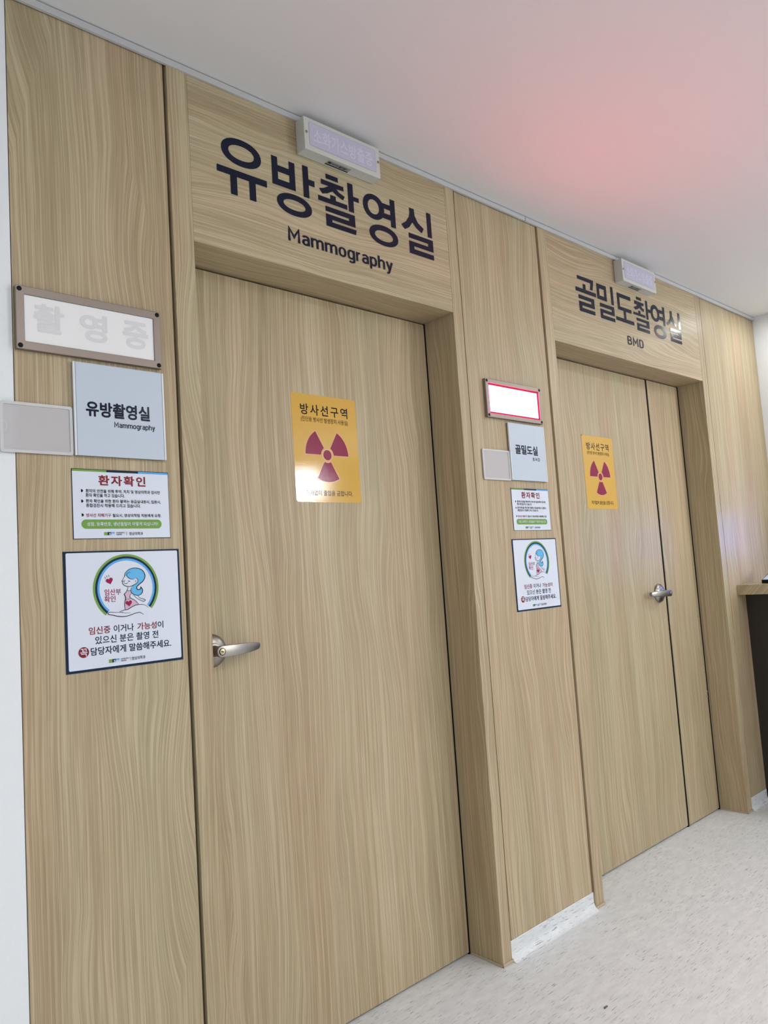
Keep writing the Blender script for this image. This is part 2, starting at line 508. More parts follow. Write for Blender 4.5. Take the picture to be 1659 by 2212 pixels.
# back wall (behind the camera) with a bright transom above a frosted window
wb = empty('wall_back', (0, Y_B, 0), 'white plaster wall facing the doors, behind the viewer', kind='structure')
WN = [(3.64, 4.06, 2.11, 2.38, 1, WINL), (3.02, 4.42, 0.95, 2.02, 2, WINF)]
xs_ = sorted({X_L, X_E} | {v for q in WN for v in q[:2]})
for a, b_ in zip(xs_, xs_[1:]):
    zz = [0.0] + [v for q in sorted(WN, key=lambda q: q[2]) if q[0] <= a + 1e-6 and b_ <= q[1] + 1e-6 for v in q[2:4]] + [ZC]
    for k in range(0, len(zz), 2):
        box('plaster', a, b_, Y_B-.1, Y_B, zz[k], zz[k+1], PLAST, wb)
for n_, (x0, x1, z0, z1, np_, mt) in enumerate(WN):
    win = empty('window_%d' % (n_+1), (x0, Y_B, z0), ('small clear transom window high in the wall facing the doors', 'wide frosted window in the wall facing the doors')[n_], kind='structure')
    frame_box('window_frame', x0, x1, z0, z1, .035, .035, Y_B-.08, Y_B-.02, TRIMW, win)
    for k in range(np_):
        a, b_ = x0+.035+(x1-x0-.07)*k/np_, x0+.035+(x1-x0-.07)*(k+1)/np_
        box('pane', a+(.015 if k else 0), b_-(.015 if k < np_-1 else 0), Y_B-.06, Y_B-.05, z0+.035, z1-.035, mt, win)
    if np_ > 1: box('mullion', (x0+x1)/2-.015, (x0+x1)/2+.015, Y_B-.08, Y_B-.02, z0+.035, z1-.035, TRIMW, win)

# wood panelled front wall
ZT = 2.552
wf = empty('wall_front', (X_C, 0, 0), 'light oak laminate panelled wall holding both doors', kind='structure')
PAN = [(X_C, -0.0625, 'left'), (1.0115, 1.4745, 'mid'), (2.8610, X_R-.001, 'right')]
for x0, x1, _ in PAN:
    box('panel', x0, x1, Y_P, Y_P+.018, 0.06, ZT, WV, wf, bevel=0.0006, seg=1)
    box('backing', x0, x1, Y_P+.0185, 0.30, 0.0, ZT, GROOVE, wf)
for x0, x1 in ((-0.0625, -0.0565), (1.0018, 1.0115), (1.4745, 1.4805), (2.844, 2.861)):
    box('backing', x0, x1, Y_P+.016, 0.05, 0.0, ZT, GROOVE, wf)

def cove(name, x0, x1, label):
    bm = bmesh.new()
    pr = [(Y_P, 0.0598), (Y_P-.001, 0.0585), (Y_P-.001, 0.026)]
    for i in range(1, 7):
        t = math.radians(15*i)
        pr.append((Y_P-.001-.026*(1-math.cos(t)), 0.026-.026*math.sin(t)+.0004))
    pr += [(Y_P, 0.0004)]
    A = [bm.verts.new((x0, y, z)) for y, z in pr]; B = [bm.verts.new((x1, y, z)) for y, z in pr]
    n = len(pr)
    for i in range(n):
        bm.faces.new((A[i], A[(i+1) % n], B[(i+1) % n], B[i]))
    bm.faces.new(A[::-1]); bm.faces.new(B)
    bmesh.ops.recalc_face_normals(bm, faces=bm.faces)
    return tag(link(name, done(bm, name), VIN, at=(x0, Y_P, 0)), label, kind='structure')
cove('baseboard_left', X_C, -0.0575, 'coved vinyl skirting under the left wood panel')
cove('baseboard_middle', 1.0025, 1.4795, 'coved vinyl skirting under the panel between the doors')
cove('baseboard_right', 2.8450, 3.04, 'coved vinyl skirting right of the second door')

trim = empty('trim_1', (X_C, 0, 2.541), 'thin white moulding where wood wall meets ceiling', kind='structure')
for x0, x1 in ((X_L, 1.40), (1.403, X_R-.001)):
    box('moulding', x0, x1, -0.006, 0.003, 2.541, 2.5575, TRIMW, trim, bevel=0.0008, seg=1)
box('shadow_gap', X_L, X_R-.001, -0.002, 0.003, 2.5575, 2.5598, GROOVE, trim)

# ------------------------------------------------------------------ doors
def lever_handle(parent, x, z, y0, dr):
    h = bpy.data.objects.new('lever_handle', None); COL.objects.link(h)
    h.empty_display_size = 0.03
    h.parent = parent
    h.location = Vector((x, y0, z)) - origin(parent)
    lathe('rosette', [(.0435, 0), (.0435, .003), (.0415, .008), (.034, .0135), (.024, .017), (.0205, .018), (.0195, .021), (.0175, .022)], x, z, y0, SATIN, h)
    lathe('spindle_neck', [(.0150, .020), (.0135, .030), (.0125, .050)], x, z, y0, SATIN, h, n=28)
    out = []
    for i in range(13):
        t = math.radians(90 + 180*i/12)
        out.append((0.0145*math.cos(t), 0.0145*math.sin(t)))
    bot = [(.03, -.0143), (.06, -.0132), (.09, -.0112), (.112, -.0088), (.124, -.006), (.1285, -.001)]
    top = [(.1290, .005), (.1275, .0085), (.124, .0102), (.112, .0118), (.09, .0128), (.06, .0138), (.03, .0144)]
    out += bot + top
    bm = bmesh.new()
    def yf(u): return y0 - .060 + .026*max(0, u/.13)**2
    F = [bm.verts.new((x+dr*u, yf(u), z+q)) for u, q in out]
    B = [bm.verts.new((x+dr*u, yf(u)+.012, z+q)) for u, q in out]
    n = len(out)
    for i in range(n):
        j = (i+1) % n
        bm.faces.new((F[i], F[j], B[j], B[i]))
    # ladder faces front and back so that the lever keeps its sweep
    up = list(range(12, -1, -1)) if False else None
    a = [0] + list(range(n-1, n-1-len(top), -1)); b_ = [12] + list(range(13, 13+len(bot)))
    for S, rev in ((F, False), (B, True)):
        fs = [[S[i] for i in range(0, 13)]]
        ai = [0] + [n-1, n-2, n-3, n-4, n-5, n-6, n-7]
        bi = [12, 13, 14, 15, 16, 17, 18]
        for k in range(6):
            fs.append([S[ai[k]], S[bi[k]], S[bi[k+1]], S[ai[k+1]]])
        fs.append([S[ai[6]], S[bi[6]], S[ai[7]]])
        for f in fs: bm.faces.new(f)
    bmesh.ops.recalc_face_normals(bm, faces=bm.faces)
    link('lever', done(bm, 'lever'), SATIN, h, bevel=0.0022, seg=3, smooth=True)
    lathe('plug_ring', [(.0092, .0575), (.0092, .0608), (.0080, .0610)], x, z, y0, BLKPL, h, n=28)
    lathe('key_plug', [(.0076, .058), (.0076, .0614), (.0068, .0618)], x, z, y0, BRASS, h, n=28)
    bm = bmesh.new(); add_box(bm, x-.0030, x+.0030, y0-.0621, y0-.0616, z-.0011, z+.0011)
    add_box(bm, x-.0030, x-.0008, y0-.0621, y0-.0616, z-.0011, z+.0026)
    link('keyhole', done(bm, 'keyhole'), BLKPL, h)
    return h

def door(name, fx0, ox0, ox1, fx1, leaves, label):
    d = empty(name, (ox0, 0, 0), label, kind='structure')
    ZH = 2.1
    for x0, x1 in ((fx0, ox0), (ox1, fx1)):
        j = box('jamb', x0, x1, 0.0, 0.30, 0.0, ZT, WV, d, bevel=0.0007, seg=1)
        bm = bmesh.new()                              # bead of sealant round the foot of the jamb
        add_box(bm, x0-.003, x1+.0035, -.0045, -.0003, 0.0, .010)
        xi = (x0-.003, x0-.0003) if x1 > ox1 + .01 else (x1+.0003, x1+.0035)
        add_box(bm, xi[0], xi[1], -.0045, D-.004, 0.0, .008)
        link('sealant', done(bm, 'sealant'), CAULK, j, bevel=.002)
    box('header_panel', ox0+.0004, ox1-.0004, 0.0005, 0.018, ZH, ZT, WH, d, bevel=0.0005, seg=1)
    box('soffit', ox0+.0004, ox1-.0004, 0.0182, 0.30, ZH+.0005, ZH+.03, WH, d)
    box('dark_backing', ox0+.0004, ox1-.0004, D+.042, 0.30, 0.0008, ZH, SEAL, d)  # black slab across the opening, standing in for the dark behind the gaps
    box('seal', ox0+.0006, ox1-.0006, D+.012, D+.0415, ZH-.0065, ZH+.0003, SEAL, d)
    for x0, x1, yo, hx, dr in leaves:
        lf = box('door_leaf', x0, x1, D+yo, D+.041, 0.007, ZH-.0048, WV, d, bevel=0.0012, seg=2)
        nx = min([q[0] for q in leaves if q[0] > x1] + [ox1])
        box('seal', x1+.0003, nx-.0003, D+yo+.0004, D+.041, 0.001, ZH-.002, SEAL, d)
        if hx is not None:
            lever_handle(d, hx, 1.074, D, dr)
    return d

door_1 = door('door_1', -.0560, 0.0, .9563, 1.0014, [(.003, .9495, 0, .0685, 1)], 'wood laminate door of the mammography room, left of the two doors')
door_2 = door('door_2', 1.4810, 1.5356, 2.7913, 2.8436, [(1.5386, 2.4645, 0, 2.401, -1), (2.4765, 2.7800, -.003, None, 0)], 'wood laminate door of the BMD room with narrow side leaf, right of the two')
# worn edge of the narrow leaf
bm = bmesh.new(); bw = bmesh.new()
for k, (cx, cz, r) in enumerate([(2.7835, .553, .0035), (2.776, .548, .0028), (2.780, .562, .0028), (2.771, .543, .0024), (2.7825, .575, .0022), (2.7835, .535, .0035), (2.779, .527, .002), (2.784, .515, .0035), (2.776, .584, .002), (2.783, .50, .002), (2.772, .66, .0016), (2.774, .70, .0018), (2.767, .80, .0018), (2.768, .86, .0018), (2.765, .935, .0026), (2.774, .62, .0015), (2.783, .47, .002)]):
    add_poly(bm, [[(cx-.005+r*math.cos(t*1.05+k)*(.7+.5*random.random()), cz+r*1.3*math.sin(t*1.05+k)) for t in range(6)]], D-.0034)
for cx, cz, r in [(2.782, .558, .0055), (2.7815, .544, .0055), (2.783, .530, .003), (2.784, .568, .004)]:
    add_poly(bw, [[(cx-.005+r*.55*math.cos(t*.8), cz+r*1.6*math.sin(t*.8)) for t in range(8)]], D-.0032)
tag(link('paint_chips', done(bm, 'paint_chips'), BLKPL, door_2), kind='stuff')
tag(link('paint_chips', done(bw, 'paint_chips'), CHIPW, door_2), kind='stuff')

# ------------------------------------------------------------------ lettering over the doors
LET1=[[["r",[0.1527,2.3811,0.0614,0.0374],[0.1524,2.3806,0.0395,0.02]],["p",[[0.0758,2.3281],[0.2295,2.3281],[0.2295,2.3097],[0.1927,2.3097],[0.1927,2.2583],[0.1727,2.2583],[0.1727,2.3097],[0.1348,2.3097],[0.1348,2.2583],[0.1148,2.2583],[0.1148,2.3097],[0.0758,2.3097]]]],[["p",[[0.2488,2.411],[0.2683,2.411],[0.2683,2.388],[0.3068,2.388],[0.3068,2.411],[0.3267,2.411],[0.3267,2.3292],[0.2488,2.3292]],[[0.2683,2.3694],[0.3068,2.3694],[0.3068,2.3478],[0.2683,2.3478]]],["p",[[0.3543,2.4166],[0.374,2.4166],[0.374,2.3798],[0.3951,2.3798],[0.3951,2.3618],[0.374,2.3618],[0.374,2.322],[0.3543,2.322]]],["r",[0.3203,2.2862,0.0597,0.0312],[0.3199,2.2859,0.0379,0.0146]]],[["p",[[0.4386,2.4185],[0.4842,2.4185],[0.4842,2.4037],[0.4386,2.4037]]],["p",[[0.4198,2.3969],[0.504,2.3966],[0.5042,2.3831],[0.4763,2.382],[0.4858,2.3742],[0.5076,2.3675],[0.4997,2.3546],[0.4772,2.3616],[0.4611,2.3703],[0.4422,2.3591],[0.4224,2.3523],[0.4116,2.3656],[0.4282,2.3713],[0.447,2.3821],[0.4196,2.3821]]],["p",[[0.4062,2.344],[0.4516,2.344],[0.4516,2.3572],[0.4719,2.3572],[0.4719,2.344],[0.5148,2.344],[0.5148,2.3291],[0.4062,2.3291]]],["p",[[0.5206,2.4163],[0.5408,2.4163],[0.5408,2.3783],[0.5625,2.3783],[0.5625,2.3643],[0.5408,2.3643],[0.5408,2.3268],[0.5206,2.3268]]],["p",[[0.4311,2.3184],[0.5426,2.3184],[0.5426,2.2815],[0.4536,2.2815],[0.4536,2.2738],[0.5459,2.2738],[0.5426,2.2585],[0.4311,2.2585],[0.4311,2.2955],[0.5187,2.2955],[0.5187,2.3032],[0.4311,2.3032]]]],[["r",[0.6229,2.3706,0.0435,0.0399],[0.6219,2.3703,0.023,0.0234]],["p",[[0.6929,2.4164],[0.7135,2.4164],[0.7135,2.3248],[0.6929,2.3248]]],["p",[[0.6522,2.3944],[0.6923,2.3944],[0.6923,2.3778],[0.6522,2.3778]]],["p",[[0.6519,2.3627],[0.6937,2.3627],[0.6937,2.3452],[0.6519,2.3452]]],["r",[0.659,2.2868,0.06,0.0324],[0.6588,2.2855,0.038,0.0164]]],[["p",[[0.778,2.4139],[0.8,2.4141],[0.8022,2.3914],[0.8151,2.3718],[0.8406,2.3582],[0.8299,2.3407],[0.8058,2.3528],[0.7895,2.3669],[0.7741,2.3469],[0.7538,2.3347],[0.739,2.348],[0.7592,2.3617],[0.7757,2.3826],[0.7792,2.3999]]],["p",[[0.8579,2.4196],[0.8776,2.4196],[0.8776,2.3355],[0.8579,2.3355]]],["p",[[0.7688,2.3278],[0.8802,2.3278],[0.8802,2.2871],[0.7905,2.2871],[0.7905,2.2774],[0.8802,2.2774],[0.8802,2.2604],[0.7688,2.2604],[0.7688,2.3018],[0.8568,2.3018],[0.8568,2.3116],[0.7688,2.3116]]]]]
LET2=[[["p",[[1.732,2.406],[1.8511,2.4069],[1.8474,2.3844],[1.8403,2.3621],[1.8207,2.3623],[1.8268,2.38],[1.8277,2.3908],[1.7315,2.391]]],["p",[[1.7695,2.3765],[1.7895,2.3765],[1.7895,2.3543],[1.864,2.3543],[1.864,2.3376],[1.7138,2.3376],[1.7138,2.3543],[1.7695,2.3543]]],["p",[[1.7314,2.3249],[1.8459,2.3249],[1.8459,2.2824],[1.7525,2.2824],[1.7525,2.2722],[1.8459,2.2722],[1.8459,2.2558],[1.7314,2.2558],[1.7314,2.2982],[1.823,2.2982],[1.823,2.3087],[1.7314,2.3087]]]],[["p",[[1.8738,2.4032],[1.9483,2.4032],[1.9483,2.336],[1.8738,2.336]],[[1.893,2.3841],[1.9297,2.3841],[1.9297,2.3528],[1.893,2.3528]]],["p",[[1.983,2.4105],[2.0023,2.4105],[2.0023,2.3308],[1.983,2.3308]]],["p",[[1.8893,2.3217],[2.0012,2.3217],[2.0012,2.2816],[1.9082,2.2816],[1.9082,2.2709],[2.0012,2.2709],[2.0012,2.2551],[1.8893,2.2551],[1.8893,2.296],[1.9798,2.296],[1.9798,2.3062],[1.8893,2.3062]]]],[["p",[[2.0343,2.3965],[2.1471,2.3965],[2.1471,2.3788],[2.0528,2.3788],[2.0528,2.3371],[2.1471,2.3371],[2.1471,2.3211],[2.0343,2.3211]]],["p",[[2.0795,2.3216],[2.0985,2.3216],[2.0985,2.2867],[2.1625,2.2867],[2.1625,2.2703],[2.0129,2.2703],[2.0129,2.2867],[2.0795,2.2867]]]],[["p",[[2.1999,2.4118],[2.244,2.4118],[2.244,2.3986],[2.1999,2.3986]]],["p",[[2.1809,2.3916],[2.2632,2.3901],[2.2617,2.3777],[2.2389,2.3773],[2.247,2.3675],[2.2649,2.3633],[2.2564,2.3499],[2.2368,2.3551],[2.2226,2.3637],[2.2051,2.3541],[2.1845,2.3476],[2.1703,2.3586],[2.1873,2.363],[2.2057,2.3739],[2.1798,2.3749]]],["p",[[2.1641,2.3361],[2.2093,2.3361],[2.2093,2.349],[2.2276,2.349],[2.2276,2.3361],[2.2696,2.3361],[2.2696,2.3245],[2.1641,2.3245]]],["p",[[2.2795,2.4092],[2.2976,2.4092],[2.2976,2.3722],[2.3282,2.3722],[2.3282,2.3572],[2.2976,2.3572],[2.2976,2.3208],[2.2795,2.3208]]],["p",[[2.1879,2.313],[2.2987,2.313],[2.2987,2.2777],[2.2088,2.2777],[2.2088,2.2701],[2.2987,2.2701],[2.2987,2.2554],[2.1879,2.2554],[2.1879,2.2888],[2.2736,2.2888],[2.2736,2.3],[2.1879,2.3]]]],[["r",[2.3637,2.3648,0.0406,0.0397],[2.3644,2.3633,0.0217,0.0225]],["p",[[2.4374,2.4101],[2.4568,2.4101],[2.4568,2.3189],[2.4374,2.3189]]],["p",[[2.399,2.3897],[2.4372,2.3897],[2.4372,2.3738],[2.399,2.3738]]],["p",[[2.3986,2.3585],[2.4366,2.3585],[2.4366,2.341],[2.3888,2.341]]],["r",[2.3995,2.2822,0.0584,0.0313],[2.3986,2.2815,0.0384,0.0149]]],[["p",[[2.5111,2.405],[2.5312,2.4062],[2.5306,2.3856],[2.5427,2.3648],[2.5684,2.3485],[2.5588,2.3347],[2.5364,2.345],[2.5192,2.3583],[2.5023,2.3399],[2.4813,2.3292],[2.4697,2.3405],[2.4916,2.3521],[2.5069,2.3691],[2.5109,2.3885]]],["p",[[2.5879,2.4093],[2.6084,2.4093],[2.6084,2.3289],[2.5879,2.3289]]],["p",[[2.498,2.3212],[2.608,2.3212],[2.608,2.2794],[2.5191,2.2794],[2.5191,2.2705],[2.608,2.2705],[2.608,2.2556],[2.498,2.2556],[2.498,2.2952],[2.5846,2.2952],[2.5846,2.3053],[2.498,2.3053]]]]]

def lettering(name, data, cap, cb, label, y=-.0006):
    x0 = min(p[0] for s in data for it in s for p in (it[1] if it[0] == 'p' else [(it[1][0]-it[1][2], 0)]))
    e = empty(name, (x0, 0, 2.25), label, 'sign lettering', 'lettering over the doors')
    for s in data:
        bm = bmesh.new()
        for k, it in enumerate(s):
            if it[0] == 'r':
                a, b_ = it[1], it[2]
                add_poly(bm, [ellipse(*a, pw=.94), ellipse(*b_, pw=.94)], y-k*3e-5, .0004)
            else:
                add_poly(bm, it[1:], y-k*3e-5, .0004)
        link('letter', done(bm, 'letter'), NAVY, e)
    line_text('caption', cap, *cb, y, NAVY, e, gap=.215 if len(cap) > 3 else .30)
    return e
lettering('wall_lettering', LET1, 'Mammography', (.2912, .6880, 2.1659, 2.2212), 'dark navy lettering reading Mammography over the left door')
lettering('wall_lettering', LET2, 'BMD', (2.0905, 2.2275, 2.1745, 2.2172), 'dark navy lettering reading BMD over the right door')

# ------------------------------------------------------------------ gas discharge indicator boxes
def gas_box(x0, x1, z0, z1, label):
    e = empty('indicator_box', (x0, 0, z0), label, 'indicator box', 'gas indicator boxes over the doors')
    y = -.040
    box('housing', x0, x1, y, -.0002, z0, z1, BOXM, e, bevel=.0016)
    px0, px1, pz0, pz1 = x0+.0178, x1-.0172, z0+.0155, z1-.0120
    shape('gasket', [rrect(px0-.001, px1+.001, pz0-.001, pz1+.001, .006)], y-.0003, GREYST, e)
    ln = shape('lens', [rrect(px0, px1, pz0, pz1, .0055)], y-.0006, LAV, e)
    text('lens_lettering', '소화가스방출중', px0+.014, px1-.012, pz0+.011, pz1-.013, y-.0008, LAVT, ln, weight=.016)
    for sx in (x0+.0082, x1-.0065):
        lathe('screw', [(.0042, 0), (.0042, .001), (.003, .0016)], sx, (z0+z1)/2+.003, y, STEEL, e, n=18)
    # rating label on the underside
    bm = bmesh.new()
    lx, ly = x0+.093, -.0285
    for a, b_, c, f in ((0, .085, 0, .021),):
        v = [bm.verts.new(q) for q in ((lx+a, ly+f, z0-.0003), (lx+b_, ly+f, z0-.0003), (lx+b_, ly+c, z0-.0003), (lx+a, ly+c, z0-.0003))]
        bm.faces.new(v[::-1])
    st = link('rating_label', done(bm, 'rating_label'), GREYST, e)
    bm = bmesh.new()
    for a, b_, c, f in ((0, .085, .0165, .021), (.004, .014, .004, .0115), (.016, .042, .007, .0095), (.046, .051, .0045, .0135), (.053, .056, .0045, .0135), (.058, .074, .0055, .0085), (.060, .070, .010, .013)):
        v = [bm.verts.new(q) for q in ((lx+a, ly+f, z0-.0006), (lx+b_, ly+f, z0-.0006), (lx+b_, ly+c, z0-.0006), (lx+a, ly+c, z0-.0006))]
        bm.faces.new(v[::-1])
    link('label_print', done(bm, 'label_print'), BLACKP, st)
gas_box(.3381, .6230, 2.4428, 2.5388, 'ivory indicator box under the ceiling over the Mammography lettering')
gas_box(2.0297, 2.3175, 2.4364, 2.5350, 'ivory indicator box under the ceiling over the BMD lettering')

# ------------------------------------------------------------------ in-use light boxes
def light_box(x0, x1, z0, z1, lit, label, wl_, wz):
    e = empty('light_box', (x0, Y_P, z0), label, 'light box', 'exposure signs beside the doors')
    y1, y0 = Y_P-.0002, Y_P-.0125
    frame_box('frame', x0, x1, z0, z1, wl_, wz, y0, y1, STEEL, e, bevel=.0012)
    ix0, ix1, iz0, iz1 = x0+wl_, x1-wl_, z0+wz, z1-wz
    if lit:
        box('lit_panel', ix0+.006, ix1-.006, y0+.004, y1-.001, iz0+.006, iz1-.006, REDE, e)
        frame_box('glowing_edge', ix0+.0002, ix1-.0002, iz0+.0002, iz1-.0002, .0056, .0056, y0+.0035, y1-.001, REDR, e)
    else:
        p = box('panel', ix0+.0002, ix1-.0002, y0+.003, y1-.001, iz0+.0002, iz1-.0002, DIFF, e)
        for ch, a, b_, c, d_ in (('촬', .0348, .1000, .0436, .1060), ('영', .1330, .1945, .0396, .1035), ('중', .2300, .2915, .0390, .1040)):
            text('faint_letter', ch, x0+a, x0+b_, z0+c, z0+d_, y0+.0026, PALEGREY, p, weight=.030)
    for sx, sz in ((x0+.0075, z0+.0075), (x1-.0075, z0+.0075), (x0+.0075, z1-.0075), (x1-.0075, z1-.0075)):
        lathe('screw', [(.0052, 0), (.0052, .0006), (.0042, .0012)], sx, sz, y0, BLKPL, e, n=20)
    return e
light_box(-.4248, -.1031, 1.7570, 1.8939, False, 'unlit steel-framed light box with faint grey letters, left of the left door', .0172, .0178)
light_box(1.0870, 1.4024, 1.7563, 1.8917, True, 'lit light box glowing white and red, between the doors', .0140, .0148)

# ------------------------------------------------------------------ room name plates with sleeves
def name_plate(x0, x1, z0, z1, ko, kb, en, eb, label):
    e = empty('name_plate', (x0, Y_P, z0), label, 'name plate', 'room name plates beside the doors')
    y0 = Y_P-.010
    box('back_shell', x0+.001, x1-.0008, y0+.002, Y_P-.0002, z0+.0005, z1-.0005, STEEL, e)
    box('face', x0+.0055, x1-.0050, y0, y0+.0025, z0, z1, PLATE, e, bevel=.0004, seg=1)
    box('edge_rail', x0, x0+.0048, y0-.0004, y0+.006, z0, z1, RAIL, e, bevel=.0008)
    box('edge_rail', x1-.0043, x1, y0-.0004, y0+.006, z0, z1, RAIL, e, bevel=.0008)
    text('room_name', ko, *kb, y0-.0003, NAVY, e, weight=.032)
    line_text('caption', en, *eb, y0-.0003, NAVY, e, gap=.215 if len(en) > 3 else .50)
name_plate(-.3107, -.1001, 1.5394, 1.7469, '유방촬영실', (-.2852, -.1375, 1.6275, 1.6623), 'Mammography', (-.2227, -.1258, 1.6035, 1.6210), 'square white name plate reading Mammography, left of the left door')
name_plate(1.1970, 1.4057, 1.5418, 1.7466, '골밀도실', (1.2255, 1.3568, 1.6361, 1.6703), 'BMD', (1.3243, 1.3649, 1.6154, 1.6288), 'square white name plate reading BMD, between the doors')

def sleeve(x0, x1, z0, z1, label):
    e = empty('acrylic_sleeve', (x0, Y_P, z0), label, 'card holder', 'clear card holders beside the name plates')
    y0 = Y_P-.006
    shape('pocket', [rrect(x0+.0004, x1-.0004, z0+.0004, z1-.0004, .004)], y0+.0018, ACRY, e, th=.0026)
    rim = [rrect(x0, x1, z0, z1, .0055), rrect(x0+.0062, x1-.0062, z0+.0062, z1-.0062, .003)]
    shape('rim', rim, y0, ACRYR, e, th=.0016)
    bm = bmesh.new()
    cz = (z0+z1)/2
    ribbon(bm, [(x0+.0062, cz-.011), (x0+.011, cz-.008), (x0+.0135, cz), (x0+.011, cz+.008), (x0+.0062, cz+.011)], .0012, y0+.0016)
    link('thumb_notch', done(bm, 'thumb_notch'), ACRYR, e)
sleeve(-.4587, -.3125, 1.5386, 1.6452, 'empty clear card holder left of the Mammography name plate')
sleeve(1.0502, 1.1955, 1.5394, 1.6448, 'empty clear card holder left of the BMD name plate')

# ------------------------------------------------------------------ notices
def hospital_logo(e, x0, z0, y, h):
    """small hospital mark: green square, navy and blue squares with letters, two lines of name, department"""
    shape('logo_green', [[(x0, z0), (x0+.0077, z0), (x0+.0077, z0+h), (x0, z0+h)]], y, GREEN, e)
    n = shape('logo_navy', [[(x0+.0077, z0), (x0+.0155, z0), (x0+.0155, z0+h), (x0+.0077, z0+h)]], y, POSTN, e)
    b_ = shape('logo_blue', [[(x0+.0155, z0+.45*h), (x0+.0236, z0+.45*h), (x0+.0236, z0+h), (x0+.0155, z0+h)]], y, BLUE, e)
    text('logo_letter', 'S', x0+.0108, x0+.0148, z0+.0002, z0+.72*h, y-.0002, POST, n, weight=.03)
    text('logo_letter', 'CH', x0+.0158, x0+.0232, z0+.0002, z0+.62*h, y-.0002, POST, b_, weight=.02)

def confirm_notice(x, z, s, label):
    e = empty('notice', (x, Y_P, z), label, 'notice', 'patient check notices')
    y = Y_P-.0015
    X = lambda v: x+(v+.3189)*s
    Z = lambda v: z+(v-1.3580)*s
    W_, H_ = .2227*s, .1529*s
    bd = box('board', x, x+W_, y, Y_P-.0002, z, z+H_, POSTN, e)
    y -= .0003
    shape('sheet', [[(x+.0012, z+.0012), (x+W_-.0012, z+.0012), (x+W_-.0012, z+H_-.0014), (x+.0012, z+H_-.0014)]], y, POST, e)
    y -= .0003
    zt0, zt1 = Z(1.5053), Z(1.5096)
    for mt, a, b_ in ((GREEN, -.3177, -.2429), (POSTN, -.2429, -.1697), (BLUE, -.1697, -.0974)):
        shape('colour_bar', [[(X(a), zt0), (X(b_), zt0), (X(b_), zt1), (X(a), zt1)]], y, mt, e)
    def T(nm, s_, a, b_, c, d_, mt, wt, sp=1.0):
        return text(nm, s_, X(a), X(b_), Z(c), Z(d_), y, mt, e, weight=wt, spacing=sp)
    T('title', '환자확인', -.2614, -.1527, 1.4753, 1.4985, DRED, .03, 1.22)
    T('text_line', '환자의 안전을 위해 투약, 처치 및 영상의학과 검사전', -.2898, -.1191, 1.4585, 1.4668, BLACKP, .022)
    T('text_line', '환자 확인을 하고 있습니다.', -.2901, -.2030, 1.4492, 1.4576, BLACKP, .022)
    T('text_line', '환자 확인을 위한 환자 팔찌는 응급실내원시, 입원시,', -.2900, -.1173, 1.4366, 1.4447, BLACKP, .022)
    T('text_line', '종합검진시 착용해 드리고 있습니다.', -.2899, -.1664, 1.4270, 1.4353, BLACKP, .022)
    T('text_line', '방사선 차폐기구', -.2902, -.2357, 1.4055, 1.4137, CRIM, .018)
    T('text_line', '필요시, 영상의학팀 직원에게 요청.', -.2322, -.1176, 1.4052, 1.4132, BLACKP, .022)
    for zz in (1.4628, 1.4401, 1.4100):
        a, b_, m_ = X(-.2999), X(-.2947), (X(-.2999)+X(-.2947))/2
        shape('bullet', [[(a, Z(zz-.0032)), (m_, Z(zz-.0032)), (b_, Z(zz)), (m_, Z(zz+.0032)), (a, Z(zz+.0032))]], y, BLACKP, e)
    pl = shape('green_pill', [rrect(X(-.301), X(-.1175), Z(1.3800), Z(1.4003), .0101*s, 8)], y, GREEN, e)
    text('pill_text', '성함, 등록번호, 생년월일이 어떻게 되십니까?', X(-.2892), X(-.1264), Z(1.3856), Z(1.3948), y-.0003, POST, pl, weight=.012)
    hospital_logo(e, X(-.2523), Z(1.3656), y, .0070*s)
    T('hospital_name', '순천향대학교', -.2254, -.2054, 1.3693, 1.3726, BLACKP, .014)
    T('hospital_name', '서울병원', -.2260, -.2128, 1.3652, 1.3686, BLACKP, .014)
    shape('divider', [[(X(-.2021), Z(1.3654)), (X(-.2013), Z(1.3654)), (X(-.2013), Z(1.3727)), (X(-.2021), Z(1.3727))]], y, POSTN, e)
    T('department', '영상의학과', -.1961, -.1634, 1.3648, 1.3722, POSTN, .018)
confirm_notice(-.3176, 1.3582, 1.0035, 'wide white notice with red heading and green band, left of the left door')
confirm_notice(1.1926, 1.3640, .9840, 'wide white notice with red heading and green band, between the doors')

def heart(cx, cz, w_, rot, n=28):
    out = []
    for i in range(n):
        t = 2*math.pi*i/n
        hx = 16*math.sin(t)**3/34.0*w_
        hz = (13*math.cos(t)-5*math.cos(2*t)-2*math.cos(3*t)-math.cos(4*t)+2.5)/34.0*w_
        c, s = math.cos(rot), math.sin(rot)
        out.append((cx+hx*c-hz*s, cz+hx*s+hz*c))
    return out

